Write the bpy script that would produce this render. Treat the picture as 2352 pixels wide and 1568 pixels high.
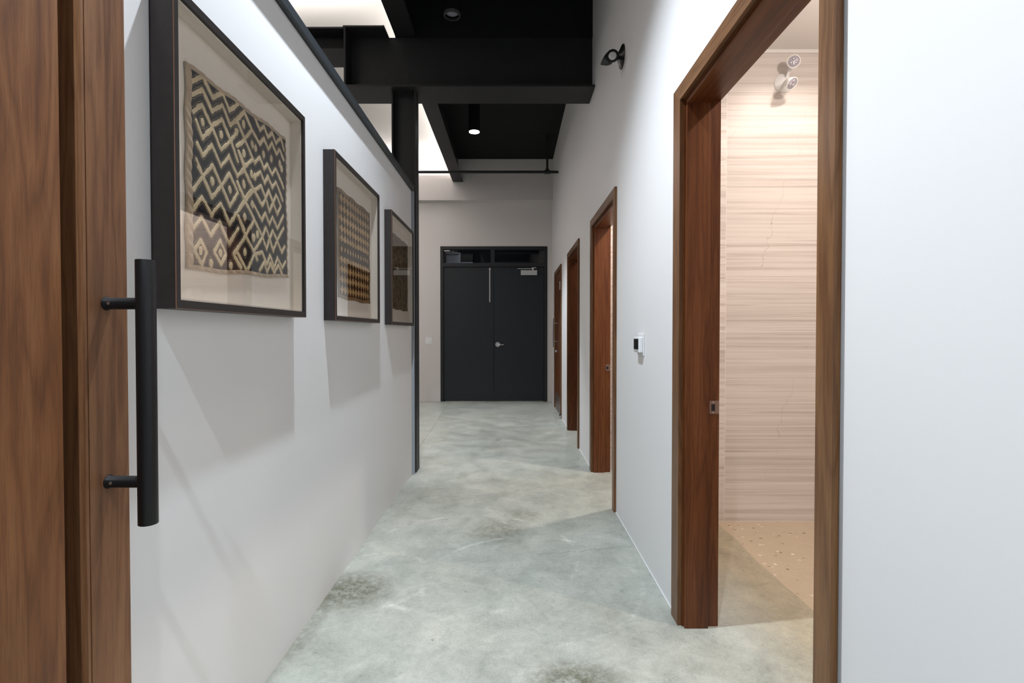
import bpy, bmesh, math, random
import numpy as np
from mathutils import Vector, Matrix

for o in list(bpy.data.objects):
    bpy.data.objects.remove(o)
SC = bpy.context.scene
COL = SC.collection
PI = math.pi

# ------------------------------------------------------------------ camera
F_PX = 1180.0
cam_d = bpy.data.cameras.new('camera')
cam = bpy.data.objects.new('camera', cam_d)
COL.objects.link(cam)
cam_d.sensor_width = 36.0
cam_d.lens = 36.0 * F_PX / 2352.0
cam_d.shift_y = -3.7 / 2352.0
cam_d.clip_start = 0.02
cam.location = (0, 0, 1.265)
cam.rotation_euler = (PI / 2 - 0.0155, 0, 0)
SC.camera = cam

# ------------------------------------------------------------------ world / exposure
w = bpy.data.worlds.new('world'); SC.world = w
w.use_nodes = True
w.node_tree.nodes['Background'].inputs[0].default_value = (0.75, 0.72, 0.72, 1)
w.node_tree.nodes['Background'].inputs[1].default_value = 0.02
SC.view_settings.view_transform = 'Standard'
SC.view_settings.look = 'None'
SC.view_settings.gamma = 1.0
SC.view_settings.use_curve_mapping = False
SC.view_settings.exposure = 0.08

# ------------------------------------------------------------------ room lights, and fill lamps added beside them
COOL = (0.83, 0.915, 1.0)
WARM = (1.0, 0.875, 0.77)
def spot(name, loc, tgt, power, size, blend=0.5, col=COOL, rad=0.03):
    d = bpy.data.lights.new(name, 'SPOT'); d.energy = power; d.spot_size = size
    d.spot_blend = blend; d.color = col; d.shadow_soft_size = rad
    o = bpy.data.objects.new(name, d); COL.objects.link(o); o.location = loc
    o.rotation_euler = (Vector(tgt) - Vector(loc)).to_track_quat('-Z', 'Y').to_euler()
    return o
def area(name, loc, rot, sx, sy, power, col=WARM):
    d = bpy.data.lights.new(name, 'AREA'); d.shape = 'RECTANGLE'; d.size = sx; d.size_y = sy
    d.energy = power; d.color = col
    o = bpy.data.objects.new(name, d); COL.objects.link(o); o.location = loc; o.rotation_euler = rot
    return o
# cylinder downlights of the hall (X=-0.5): two over the camera, one in the far bay
spot('downlight_beam', (-0.5, 1.95, 3.90), (-0.5, 1.95, 0), 430, math.radians(118), 0.75)
spot('downlight_beam', (-0.5, -0.55, 3.90), (-0.5, -0.55, 0), 350, math.radians(118), 0.75)
spot('downlight_beam', (-0.5, 6.85, 3.90), (-0.5, 6.85, 0), 350, math.radians(76), 0.5)
# LED uplights resting on the steel
area('cove_and_fill_light', (-1.02, 7.0, 3.985), (PI, 0, 0), 0.05, 4.3, 13, (1.0, 0.93, 0.88))
area('cove_and_fill_light', (-2.9, 4.62, 3.975), (PI, 0, 0), 3.3, 0.06, 17, (1.0, 0.95, 0.90))
# unseen fill lamps added for far wall top, lounge and vestibule
area('cove_and_fill_light', (-1.75, 9.05, 3.99), (math.radians(200), 0, 0), 1.2, 0.06, 12, (1.0, 0.93, 0.88))  # added strip without a fixture, brightens the top of the far wall
area('lounge_fill', (-3.0, 1.5, 4.2), (0, 0, 0), 1.5, 3.0, 60, (1.0, 0.92, 0.88))
area('lounge_fill', (-2.8, 7.0, 3.9), (0, 0, 0), 1.5, 3.0, 55, (1.0, 0.92, 0.88))
area('vestibule_fill', (-.4, 9.9, 3.35), (math.radians(20), 0, 0), .3, .3, 9, (0.9, 0.95, 1.0))  # added so the box behind the transom shows
# bathrooms
def point(name, loc, power, col, rad):
    d = bpy.data.lights.new(name, 'POINT'); d.energy = power; d.color = col; d.shadow_soft_size = rad
    o = bpy.data.objects.new(name, d); COL.objects.link(o); o.location = loc
point('bathroom_fill', (1.90, 2.35, 2.93), 17, WARM, 0.045)  # dim fill lamp added to lift the ceiling and upper wall
spot('bathroom_beam', (1.86, 2.86, 3.09), (1.86, 2.95, 0), 46, math.radians(150), 1.0, WARM, 0.04)
spot('bathroom_beam', (1.75, 1.6, 3.09), (1.75, 1.6, 0), 105, math.radians(150), 0.8, WARM, 0.04)  # extra unseen lamp added to even out floor and jamb light
spot('bathroom_beam', (1.55, 4.15, 3.05), (1.55, 4.15, 0), 155, math.radians(150), 0.8, WARM, 0.04)
spot('bathroom_beam', (1.7, 5.9, 3.05), (1.7, 5.9, 0), 45, math.radians(150), 0.8, WARM, 0.04)

# ------------------------------------------------------------------ object helpers
def tag(o, label=None, cat=None, group=None, kind=None):
    if label: o['label'] = label
    if cat: o['category'] = cat
    if group: o['group'] = group
    if kind: o['kind'] = kind
    return o
def empty(name, loc):
    o = bpy.data.objects.new(name, None); o.empty_display_size = 0.1
    COL.objects.link(o); o.location = loc
    return o
def wloc(o):
    v = Vector((0, 0, 0))
    while o:
        v = v + o.location; o = o.parent
    return v
class MB:
    """collects shapes given in world metres"""
    def __init__(s): s.bm = bmesh.new(); s.mi = 0
    def _m(s, before):
        for f in s.bm.faces:
            if f.index == -1 or f not in before: pass
    def faces(s, vs, fs, smooth=False):
        bv = [s.bm.verts.new(v) for v in vs]
        out = []
        for f in fs:
            fc = s.bm.faces.new([bv[i] for i in f]); fc.material_index = s.mi; fc.smooth = smooth
            out.append(fc)
        return out
    def box(s, x0, x1, y0, y1, z0, z1, bev=0.0, seg=2):
        vs = [(x, y, z) for x in (x0, x1) for y in (y0, y1) for z in (z0, z1)]
        fs = s.faces(vs, [(0, 1, 3, 2), (4, 6, 7, 5), (0, 4, 5, 1), (2, 3, 7, 6), (0, 2, 6, 4), (1, 5, 7, 3)])
        if bev > 0:
            es = set(e for f in fs for e in f.edges)
            r = bmesh.ops.bevel(s.bm, geom=list(es), offset=bev, segments=seg, profile=0.5, affect='EDGES')
            for f in r['faces']: f.material_index = s.mi
        return s
    def lathe(s, origin, axis, prof, n=32, smooth=True):
        """prof: list of (radius, distance along axis)"""
        ax = Vector(axis).normalized()
        t = Vector((0, 0, 1)) if abs(ax.z) < 0.9 else Vector((1, 0, 0))
        a = ax.cross(t).normalized(); b = ax.cross(a)
        O = Vector(origin); rings = []
        for r, h in prof:
            if r < 1e-6: rings.append([s.bm.verts.new(O + ax * h)])
            else: rings.append([s.bm.verts.new(O + ax * h + (a * math.cos(2 * PI * k / n) + b * math.sin(2 * PI * k / n)) * r) for k in range(n)])
        for p, q in zip(rings, rings[1:]):
            for k in range(n):
                k2 = (k + 1) % n
                vs = [p[k % len(p)], p[k2 % len(p)], q[k2 % len(q)], q[k % len(q)]]
                u = []
                for v in vs:
                    if v not in u: u.append(v)
                if len(u) >= 3:
                    f = s.bm.faces.new(u); f.smooth = smooth; f.material_index = s.mi
        return s
    def cyl(s, p0, p1, r, n=32, bev=0.0):
        d = Vector(p1) - Vector(p0); h = d.length
        if bev: pr = [(0, 0), (r - bev, 0), (r - bev * .3, bev * .3), (r, bev), (r, h - bev), (r - bev * .3, h - bev * .3), (r - bev, h), (0, h)]
        else: pr = [(0, 0), (r, 0), (r, h), (0, h)]
        return s.lathe(p0, d, pr, n, smooth=True)
    def prism(s, pts, lo, hi, axis='x'):
        """polygon pts extruded along axis"""
        def mk(p, t): return {'x': (t, p[0], p[1]), 'y': (p[0], t, p[1]), 'z': (p[0], p[1], t)}[axis]
        n = len(pts)
        vs = [mk(p, lo) for p in pts] + [mk(p, hi) for p in pts]
        s.faces(vs, [tuple(range(n)), tuple(range(2 * n - 1, n - 1, -1))] + [(i, (i + 1) % n, n + (i + 1) % n, n + i) for i in range(n)])
        return s
    def build(s, name, mats, parent=None, auto=True):
        bmesh.ops.recalc_face_normals(s.bm, faces=list(s.bm.faces))
        me = bpy.data.meshes.new(name)
        if parent is not None:
            L = wloc(parent)
        else:
            cs = [v.co for v in s.bm.verts]
            L = Vector(((min(c.x for c in cs) + max(c.x for c in cs)) / 2, (min(c.y for c in cs) + max(c.y for c in cs)) / 2, min(c.z for c in cs)))
        for v in s.bm.verts: v.co -= L
        s.bm.to_mesh(me); s.bm.free()
        if not isinstance(mats, (list, tuple)): mats = [mats]
        for m in mats: me.materials.append(m)
        o = bpy.data.objects.new(name, me); COL.objects.link(o)
        if parent is not None: o.parent = parent
        else: o.location = L
        if any(p.use_smooth for p in me.polygons):
            at = me.attributes.new('sharp_edge', 'BOOLEAN', 'EDGE')
            b2 = bmesh.new(); b2.from_mesh(me)
            vals = []
            b2.edges.ensure_lookup_table()
            for e in b2.edges:
                vals.append(len(e.link_faces) == 2 and e.calc_face_angle(0) > math.radians(35))
            b2.free(); at.data.foreach_set('value', vals)
        return o
def struct(name, mb, mats, parent=None):
    o = mb.build(name, mats, parent)
    if parent is None: o['kind'] = 'structure'
    return o

# ------------------------------------------------------------------ material helpers
class NT:
    def __init__(s, name):
        s.m = bpy.data.materials.new(name); s.m.use_nodes = True
        s.t = s.m.node_tree; s.t.nodes.clear()
        s.out = s.n('ShaderNodeOutputMaterial')
        s.b = s.n('ShaderNodeBsdfPrincipled')
        s.l(s.b.outputs[0], s.out.inputs[0])
    def n(s, typ, **kw):
        nd = s.t.nodes.new(typ)
        for k, v in kw.items(): setattr(nd, k, v)
        return nd
    def l(s, a, b): s.t.links.new(a, b)
    def pos(s):
        return s.n('ShaderNodeNewGeometry').outputs['Position']
    def mp(s, vec, scale=(1, 1, 1), loc=(0, 0, 0), rot=(0, 0, 0)):
        m = s.n('ShaderNodeMapping'); s.l(vec, m.inputs[0])
        m.inputs['Scale'].default_value = scale; m.inputs['Location'].default_value = loc; m.inputs['Rotation'].default_value = rot
        return m.outputs[0]
    def noise(s, vec, scale=5, detail=4, rough=0.5, dist=0.0):
        m = s.n('ShaderNodeTexNoise'); s.l(vec, m.inputs['Vector'])
        m.inputs['Scale'].default_value = scale; m.inputs['Detail'].default_value = detail
        m.inputs['Roughness'].default_value = rough; m.inputs['Distortion'].default_value = dist
        return m.outputs['Fac']
    def ramp(s, fac, stops, interp='LINEAR'):
        r = s.n('ShaderNodeValToRGB'); s.l(fac, r.inputs[0]); cr = r.color_ramp; cr.interpolation = interp
        while len(cr.elements) < len(stops): cr.elements.new(0.5)
        for e, (p, c) in zip(cr.elements, stops):
            e.position = p; e.color = (c, c, c, 1) if isinstance(c, (int, float)) else (*c, 1)
        return r.outputs[0]
    def math(s, op, a, b=None, clamp=False):
        m = s.n('ShaderNodeMath', operation=op, use_clamp=clamp)
        for i, x in enumerate((a, b)):
            if x is None: continue
            if isinstance(x, (int, float)): m.inputs[i].default_value = x
            else: s.l(x, m.inputs[i])
        return m.outputs[0]
    def mix(s, fac, a, b, mode='MIX'):
        m = s.n('ShaderNodeMix', data_type='RGBA', blend_type=mode)
        for i, x in ((0, fac), (6, a), (7, b)):
            if isinstance(x, (int, float)): m.inputs[i].default_value = x
            elif isinstance(x, tuple): m.inputs[i].default_value = (*x, 1)
            else: s.l(x, m.inputs[i])
        return m.outputs[2]
    def bump(s, h, strength=0.2, dist=0.01):
        b = s.n('ShaderNodeBump'); b.inputs['Strength'].default_value = strength; b.inputs['Distance'].default_value = dist
        s.l(h, b.inputs['Height']); s.l(b.outputs[0], s.b.inputs['Normal'])
    def set(s, col=None, rough=None, metal=None, spec=None):
        for k, v in (('Base Color', col), ('Roughness', rough), ('Metallic', metal), ('Specular IOR Level', spec)):
            if v is None: continue
            if isinstance(v, tuple): s.b.inputs[k].default_value = (*v, 1)
            elif isinstance(v, (int, float)): s.b.inputs[k].default_value = v
            else: s.l(v, s.b.inputs[k])
        return s
def plain(name, col, rough=0.5, metal=0.0, var=0.06, scale=30, bump=0.05, spec=0.5):
    t = NT(name); p = t.pos()
    n = t.noise(p, scale, 4)
    c = t.mix(n, tuple(x * (1 - var) for x in col), tuple(min(1, x * (1 + var)) for x in col))
    t.set(c, rough, metal, spec)
    if bump: t.bump(t.noise(p, scale * 6, 3), bump, 0.002)
    return t.m
def srgb(r, g, b):
    return tuple(((c / 255) / 12.92 if c / 255 <= 0.04045 else ((c / 255 + 0.055) / 1.055) ** 2.4) for c in (r, g, b))

M = {}
M['wall'] = plain('white_wall_paint', (0.74, 0.74, 0.745), 0.55, var=0.012, scale=2.0, bump=0.04, spec=0.3)
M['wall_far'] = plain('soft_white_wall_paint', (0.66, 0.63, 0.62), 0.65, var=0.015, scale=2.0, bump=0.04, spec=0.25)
M['ceil_white'] = plain('white_ceiling_paint', (0.78, 0.76, 0.75), 0.7, var=0.02, scale=1.5, bump=0.03, spec=0.2)
M['ceil_black'] = plain('black_ceiling_paint', (0.012, 0.012, 0.013), 0.75, var=0.2, scale=6, bump=0.1, spec=0.15)
M['steel'] = plain('black_painted_steel', (0.020, 0.020, 0.021), 0.5, var=0.2, scale=12, bump=0.12, spec=0.3)
M['cap'] = plain('black_cap_trim', (0.03, 0.035, 0.04), 0.4, var=0.15, scale=20, bump=0.06, spec=0.4)
M['grey_trim'] = plain('grey_metal_trim', (0.30, 0.33, 0.37), 0.4, var=0.05, spec=0.5)
M['door_black'] = plain('charcoal_door_paint', (0.0145, 0.019, 0.0245), 0.5, var=0.12, scale=25, bump=0.05, spec=0.4)
M['frame_black'] = plain('charcoal_frame_paint', (0.017, 0.0185, 0.022), 0.45, var=0.1, scale=25, bump=0.04, spec=0.4)
M['chrome'] = plain('brushed_nickel', (0.62, 0.62, 0.64), 0.28, 1.0, var=0.04, bump=0.02)
M['alu'] = plain('silver_paint', (0.55, 0.55, 0.56), 0.4, 0.3, var=0.04, bump=0.02)
M['black_metal'] = plain('black_handle_coating', (0.007, 0.007, 0.008), 0.38, 0.0, var=0.1, bump=0.03, spec=0.35)
M['white_plastic'] = plain('white_plastic', (0.78, 0.79, 0.80), 0.35, var=0.01, bump=0.0)
M['screen'] = plain('dark_display', (0.006, 0.007, 0.008), 0.15, var=0.1, bump=0.0)
M['lens'] = plain('grey_lens_plastic', (0.42, 0.40, 0.46), 0.12, 0.2, var=0.2, scale=120, bump=0.1)
M['lens_clear'] = plain('clear_lens_plastic', (0.60, 0.60, 0.60), 0.12, 0.1, var=0.2, scale=120, bump=0.1)
M['ring'] = plain('dim_trim_ring', (0.10, 0.10, 0.11), 0.3, 0.3, var=0.5, scale=60, bump=0.1)
M['strike'] = plain('bronzed_strike', (0.30, 0.22, 0.19), 0.35, 0.9, var=0.1, bump=0.0)
M['black_plastic'] = plain('black_plastic', (0.010, 0.010, 0.011), 0.3, var=0.1, bump=0.0)
M['liner'] = plain('cream_mat_board', (0.76, 0.69, 0.60), 0.85, var=0.03, scale=60, bump=0.12, spec=0.1)
M['copper'] = plain('rubbed_copper_edge', (0.16, 0.065, 0.03), 0.5, var=0.1, bump=0.0)
M['frame_dark'] = plain('dark_stained_frame_wood', (0.020, 0.0155, 0.0145), 0.42, var=0.3, scale=40, bump=0.08, spec=0.35)

def wood(name, c_dark, c_mid, c_light, seed=0, rough=0.33, dens=1.0, horiz=False):
    t = NT(name); p = t.pos()
    rot = (PI / 2, 0, 0) if horiz else (0, 0, 0)
    v = t.mp(p, (1, 1, 1), (seed, seed * 1.7, seed * 0.31), rot)
    # slow warp so figure bends into long arches
    warp = t.noise(t.mp(v, (3.0, 3.0, 0.9)), 1.3, 3, 0.5)
    rings = t.noise(t.mp(v, (7.0 * dens, 7.0 * dens, 0.42)), 1.6, 3, 0.5, 0.35)
    wv = t.math('FRACT', t.math('MULTIPLY', t.math('ADD', rings, t.math('MULTIPLY', warp, 0.35)), 9.0))
    wv = t.math('ABSOLUTE', t.math('SUBTRACT', wv, 0.5))
    fig = t.ramp(wv, [(0.0, 0.15), (0.18, 0.55), (0.5, 0.9)])
    broad = t.noise(t.mp(v, (5, 5, 0.22)), 1.9, 2, 0.5)
    fine = t.noise(t.mp(v, (90, 90, 1.6)), 2.0, 5, 0.65)
    pores = t.noise(t.mp(v, (260, 260, 9)), 1.8, 2, 0.6)
    k = t.math('ADD', t.math('MULTIPLY', fig, 0.24), t.math('MULTIPLY', broad, 0.68))
    k = t.math('ADD', k, t.math('MULTIPLY', fine, 0.20))
    col = t.ramp(k, [(0.30, c_dark), (0.55, c_mid), (0.85, c_light)])
    pr = t.ramp(pores, [(0.36, 0.62), (0.50, 1.0)])
    col = t.mix(0.55, col, pr, 'MULTIPLY')
    t.set(col, t.ramp(fine, [(0.2, rough - 0.06), (0.8, rough + 0.12)]), 0, 0.35)
    t.bump(pores, 0.10, 0.001)
    return t.m
M['casing'] = wood('walnut_casing', (0.062, 0.024, 0.008), (0.145, 0.063, 0.024), (0.26, 0.130, 0.053), 3.1)
M['casing_h'] = wood('walnut_header', (0.060, 0.026, 0.011), (0.125, 0.058, 0.026), (0.21, 0.105, 0.05), 5.7, horiz=True)
M['jamb'] = wood('walnut_jamb', (0.045, 0.0115, 0.003), (0.110, 0.032, 0.0085), (0.19, 0.066, 0.020), 8.3)
M['jamb_h'] = wood('walnut_head_jamb', (0.045, 0.0115, 0.003), (0.110, 0.032, 0.0085), (0.18, 0.062, 0.019), 9.9, horiz=True)
M['panel'] = wood('walnut_door_panel', (0.080, 0.027, 0.009), (0.190, 0.074, 0.026), (0.31, 0.145, 0.058), 12.4, rough=0.45, dens=0.8)
M['stile'] = wood('walnut_door_stile', (0.080, 0.031, 0.012), (0.190, 0.083, 0.036), (0.29, 0.148, 0.070), 15.9, rough=0.45)

def floor_mat():
    t = NT('polished_concrete'); p = t.pos()
    big = t.noise(p, 0.9, 5, 0.6, 0.4)
    med = t.noise(p, 4.5, 6, 0.62, 0.6)
    fin = t.noise(p, 38, 6, 0.7)
    sp = t.noise(p, 260, 3, 0.6)
    k = t.math('ADD', t.math('MULTIPLY', big, 0.40), t.math('MULTIPLY', med, 0.42))
    k = t.math('ADD', k, t.math('MULTIPLY', fin, 0.18))
    col = t.ramp(k, [(0.32, srgb(136, 139, 131)), (0.46, srgb(160, 163, 155)), (0.57, srgb(176, 178, 170)), (0.72, srgb(200, 200, 191))])
    # faint bluish and brownish clouds
    tint = t.ramp(t.noise(t.mp(p, (1, 1, 1), (7, 3, 0)), 1.6, 3, 0.5), [(0.38, (0.975, 0.99, 0.99)), (0.60, (1.01, 0.995, 0.965))])
    col = t.mix(0.8, col, tint, 'MULTIPLY')
    sx = t.n('ShaderNodeSeparateXYZ'); t.l(p, sx.inputs[0]); X, Y = sx.outputs[0], sx.outputs[1]
    def blob(cx, cy, rx, ry):
        a = t.math('POWER', t.math('DIVIDE', t.math('SUBTRACT', X, cx), rx), 2)
        b = t.math('POWER', t.math('DIVIDE', t.math('SUBTRACT', Y, cy), ry), 2)
        return t.math('SUBTRACT', 1.0, t.math('ADD', a, b), True)
    st = t.ramp(t.noise(p, 22, 9, 0.88, 0.2), [(0.36, 0.0), (0.56, 1.0)])
    for cx, cy, rx, ry, s in ((-0.80, 2.50, 0.26, 0.22, 1.0), (-0.89, 2.2, 0.08, 0.4, 0.6), (-0.08, 3.25, 0.24, 0.26, 0.62), (0.08, 3.52, 0.15, 0.17, 0.5), (0.24, 1.83, 0.22, 0.15, 0.95), (-0.70, 3.9, 0.35, 0.5, 0.22), (-0.2, 5.6, 0.10, 0.12, 0.25)):
        m = t.math('MULTIPLY', t.math('MULTIPLY', blob(cx, cy, rx, ry), st), s, True)
        col = t.mix(m, col, srgb(92, 92, 74))
    # pale scrape arcs left by the trowel
    def arc(cx, cy, r, w):
        d = t.math('SQRT', t.math('ADD', t.math('POWER', t.math('SUBTRACT', X, cx), 2), t.math('POWER', t.math('SUBTRACT', Y, cy), 2)))
        return t.math('SUBTRACT', 1.0, t.math('DIVIDE', t.math('ABSOLUTE', t.math('SUBTRACT', d, r)), w), True)
    brk = t.ramp(t.noise(t.mp(p, (1, 1, 1), (2, 9, 0)), 5, 5, 0.7), [(0.48, 0.0), (0.62, 1.0)])
    for a in ((-0.25, 2.9, 0.62, 0.022), (-0.72, 2.62, 0.30, 0.02), (0.1, 2.6, 0.55, 0.02), (-0.4, 6.9, 1.0, 0.05)):
        col = t.mix(t.math('MULTIPLY', t.math('MULTIPLY', arc(*a), brk), 0.35, True), col, srgb(226, 226, 214))
    # control joint and hairline crack
    wob = t.math('MULTIPLY', t.math('SUBTRACT', t.noise(p, 6, 5, 0.7), 0.5), 0.12)
    crack = t.math('ABSOLUTE', t.math('SUBTRACT', t.math('ADD', Y, wob), t.math('ADD', 2.86, t.math('MULTIPLY', X, 0.22))))
    crack = t.math('MULTIPLY', t.math('LESS_THAN', crack, 0.0022), t.math('GREATER_THAN', X, 0.14))
    col = t.mix(t.math('MULTIPLY', crack, 0.55), col, srgb(80, 80, 74))
    jt = t.math('LESS_THAN', t.math('ABSOLUTE', t.math('SUBTRACT', X, t.math('ADD', -1.12, t.math('MULTIPLY', t.math('SUBTRACT', 9.3, Y), 0.028)))), 0.006)
    jt = t.math('MULTIPLY', jt, t.math('GREATER_THAN', Y, 5.6))
    col = t.mix(t.math('MULTIPLY', jt, 0.35), col, srgb(95, 97, 92))
    # fine speckle, small pits
    g1 = t.noise(p, 95, 6, 0.75); g2 = t.noise(t.mp(p, (1, 1, 1), (4, 4, 4)), 17, 8, 0.8, 0.8)
    col = t.mix(0.75, col, t.ramp(g2, [(0.34, 0.80), (0.50, 1.0), (0.64, 1.10)]), 'MULTIPLY')
    col = t.mix(0.6, col, t.ramp(g1, [(0.34, 0.80), (0.50, 1.0), (0.66, 1.12)]), 'MULTIPLY')
    col = t.mix(0.35, col, t.ramp(sp, [(0.32, 0.72), (0.48, 1.0), (0.66, 1.10)]), 'MULTIPLY')
    vo = t.n('ShaderNodeTexVoronoi'); t.l(p, vo.inputs['Vector']); vo.inputs['Scale'].default_value = 6.0
    pit = t.math('LESS_THAN', vo.outputs['Distance'], 0.032)
    col = t.mix(t.math('MULTIPLY', pit, 0.6), col, srgb(92, 84, 70))
    # ground-down aggregate showing in the bathrooms, plus the lit floor area painted paler
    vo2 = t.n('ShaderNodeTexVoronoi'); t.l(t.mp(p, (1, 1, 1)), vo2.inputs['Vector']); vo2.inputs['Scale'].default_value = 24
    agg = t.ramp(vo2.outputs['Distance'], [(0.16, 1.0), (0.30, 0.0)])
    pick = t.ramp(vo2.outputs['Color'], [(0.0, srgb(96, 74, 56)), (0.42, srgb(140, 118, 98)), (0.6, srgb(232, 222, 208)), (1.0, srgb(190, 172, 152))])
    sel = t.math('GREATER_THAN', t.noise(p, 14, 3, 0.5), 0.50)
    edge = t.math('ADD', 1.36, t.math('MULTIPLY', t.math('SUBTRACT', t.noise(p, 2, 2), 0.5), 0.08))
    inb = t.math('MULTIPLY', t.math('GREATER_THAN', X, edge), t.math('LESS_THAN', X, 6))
    tn = t.math('DIVIDE', t.math('SUBTRACT', X, 0.93), 0.30, True)  # floor's own tan, with warm bathroom light partly painted in
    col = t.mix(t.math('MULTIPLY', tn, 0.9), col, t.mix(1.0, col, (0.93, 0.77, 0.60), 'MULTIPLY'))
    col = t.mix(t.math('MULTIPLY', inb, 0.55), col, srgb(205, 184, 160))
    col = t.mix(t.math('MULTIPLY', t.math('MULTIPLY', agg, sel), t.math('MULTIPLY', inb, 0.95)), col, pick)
    rg = t.ramp(t.math('ADD', t.math('MULTIPLY', med, 0.7), t.math('MULTIPLY', fin, 0.3)), [(0.3, 0.26), (0.7, 0.48)])
    t.set(col, rg, 0, 0.45)
    t.bump(t.math('ADD', fin, t.math('MULTIPLY', sp, 0.5)), 0.06, 0.002)
    return t.m
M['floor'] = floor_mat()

def tile_mat():
    """vein-cut stone tiles: horizontal veins, courses 0.3165 high, columns 0.61 wide"""
    t = NT('vein_cut_stone_tile'); p = t.pos()
    sx = t.n('ShaderNodeSeparateXYZ'); t.l(p, sx.inputs[0]); X, Y, Z = sx.outputs
    U = t.math('ADD', X, Y)                  # runs along either wall direction
    H, Wd = 0.3165, 0.61
    row = t.math('FLOOR', t.math('DIVIDE', Z, H))
    cu = t.math('DIVIDE', t.math('SUBTRACT', U, 1.417 + 3.413), Wd)
    colm = t.math('FLOOR', cu)
    cell = t.math('ADD', t.math('MULTIPLY', row, 7.31), t.math('MULTIPLY', colm, 3.77))
    wn = t.n('ShaderNodeTexWhiteNoise', noise_dimensions='1D'); t.l(cell, wn.inputs['W'])
    cb = t.n('ShaderNodeCombineXYZ')
    t.l(t.math('MULTIPLY', U, 0.32), cb.inputs[0])
    t.l(t.math('MULTIPLY', wn.outputs['Value'], 9.0), cb.inputs[1])
    t.l(t.math('MULTIPLY', Z, 32.0), cb.inputs[2])
    v1 = t.noise(cb.outputs[0], 1.6, 6, 0.62, 0.35)
    cb2 = t.n('ShaderNodeCombineXYZ')
    t.l(t.math('MULTIPLY', U, 1.4), cb2.inputs[0]); t.l(t.math('MULTIPLY', cell, 1.3), cb2.inputs[1]); t.l(t.math('MULTIPLY', Z, 120.0), cb2.inputs[2])
    v2 = t.noise(cb2.outputs[0], 1.4, 4, 0.6, 0.2)
    k = t.math('ADD', t.math('MULTIPLY', v1, 0.72), t.math('MULTIPLY', v2, 0.28))
    col = t.ramp(k, [(0.28, srgb(170, 158, 152)), (0.40, srgb(200, 190, 185)), (0.50, srgb(217, 209, 205)), (0.66, srgb(230, 224, 220))])
    tone = t.ramp(wn.outputs['Value'], [(0.0, 0.90), (1.0, 1.02)])
    col = t.mix(1.0, col, tone, 'MULTIPLY')
    fz = t.math('FRACT', t.math('DIVIDE', Z, H)); fu = t.math('FRACT', cu)
    g1 = t.math('LESS_THAN', fz, 0.0075); g2 = t.math('LESS_THAN', fu, 0.005)
    g = t.math('MAXIMUM', g1, g2)
    col = t.mix(t.math('MULTIPLY', g, 0.8), col, srgb(232, 226, 222))
    # hairline diagonal marks
    wob = t.math('MULTIPLY', t.noise(p, 5, 4, 0.6), 0.25)
    dg = t.math('FRACT', t.math('MULTIPLY', t.math('ADD', t.math('ADD', X, t.math('MULTIPLY', Z, -0.28)), wob), 2.3))
    hl = t.math('MULTIPLY', t.math('LESS_THAN', dg, 0.006), t.math('GREATER_THAN', t.noise(p, 2.4, 2), 0.53))
    col = t.mix(t.math('MULTIPLY', hl, 0.5), col, srgb(150, 128, 115))
    t.set(col, 0.38, 0, 0.4)
    t.bump(g, -0.3, 0.001)
    return t.m
M['tile'] = tile_mat()

def emit(name, col, s):
    t = NT(name); e = t.n('ShaderNodeEmission'); e.inputs[0].default_value = (*col, 1); e.inputs[1].default_value = s
    t.l(e.outputs[0], t.out.inputs[0]); return t.m
M['led'] = emit('led_strip_glow', (1.0, 0.90, 0.72), 6)
M['lamp_on'] = emit('lit_lamp_face', (0.92, 0.96, 1.0), 14)

def glass_mat(name, rough=0.0, tint=(1, 1, 1)):
    t = NT(name)
    tr = t.n('ShaderNodeBsdfTransparent'); tr.inputs[0].default_value = (*tint, 1)
    gl = t.n('ShaderNodeBsdfGlossy'); gl.inputs['Roughness'].default_value = rough
    fr = t.n('ShaderNodeFresnel'); fr.inputs[0].default_value = 1.5
    mx = t.n('ShaderNodeMixShader'); ge = t.n('ShaderNodeNewGeometry'); dbl = t.math('DIVIDE', t.math('MULTIPLY', fr.outputs[0], 2.0), t.math('ADD', fr.outputs[0], 1.0)); t.l(t.math('MULTIPLY', dbl, t.math('SUBTRACT', 1.0, ge.outputs['Backfacing'])), mx.inputs[0]); t.l(tr.outputs[0], mx.inputs[1]); t.l(gl.outputs[0], mx.inputs[2])
    t.l(mx.outputs[0], t.out.inputs[0]); return t.m
M['glass'] = glass_mat('picture_glass')
M['glass_dark'] = glass_mat('transom_glass', 0.0, (0.55, 0.58, 0.62))

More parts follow.
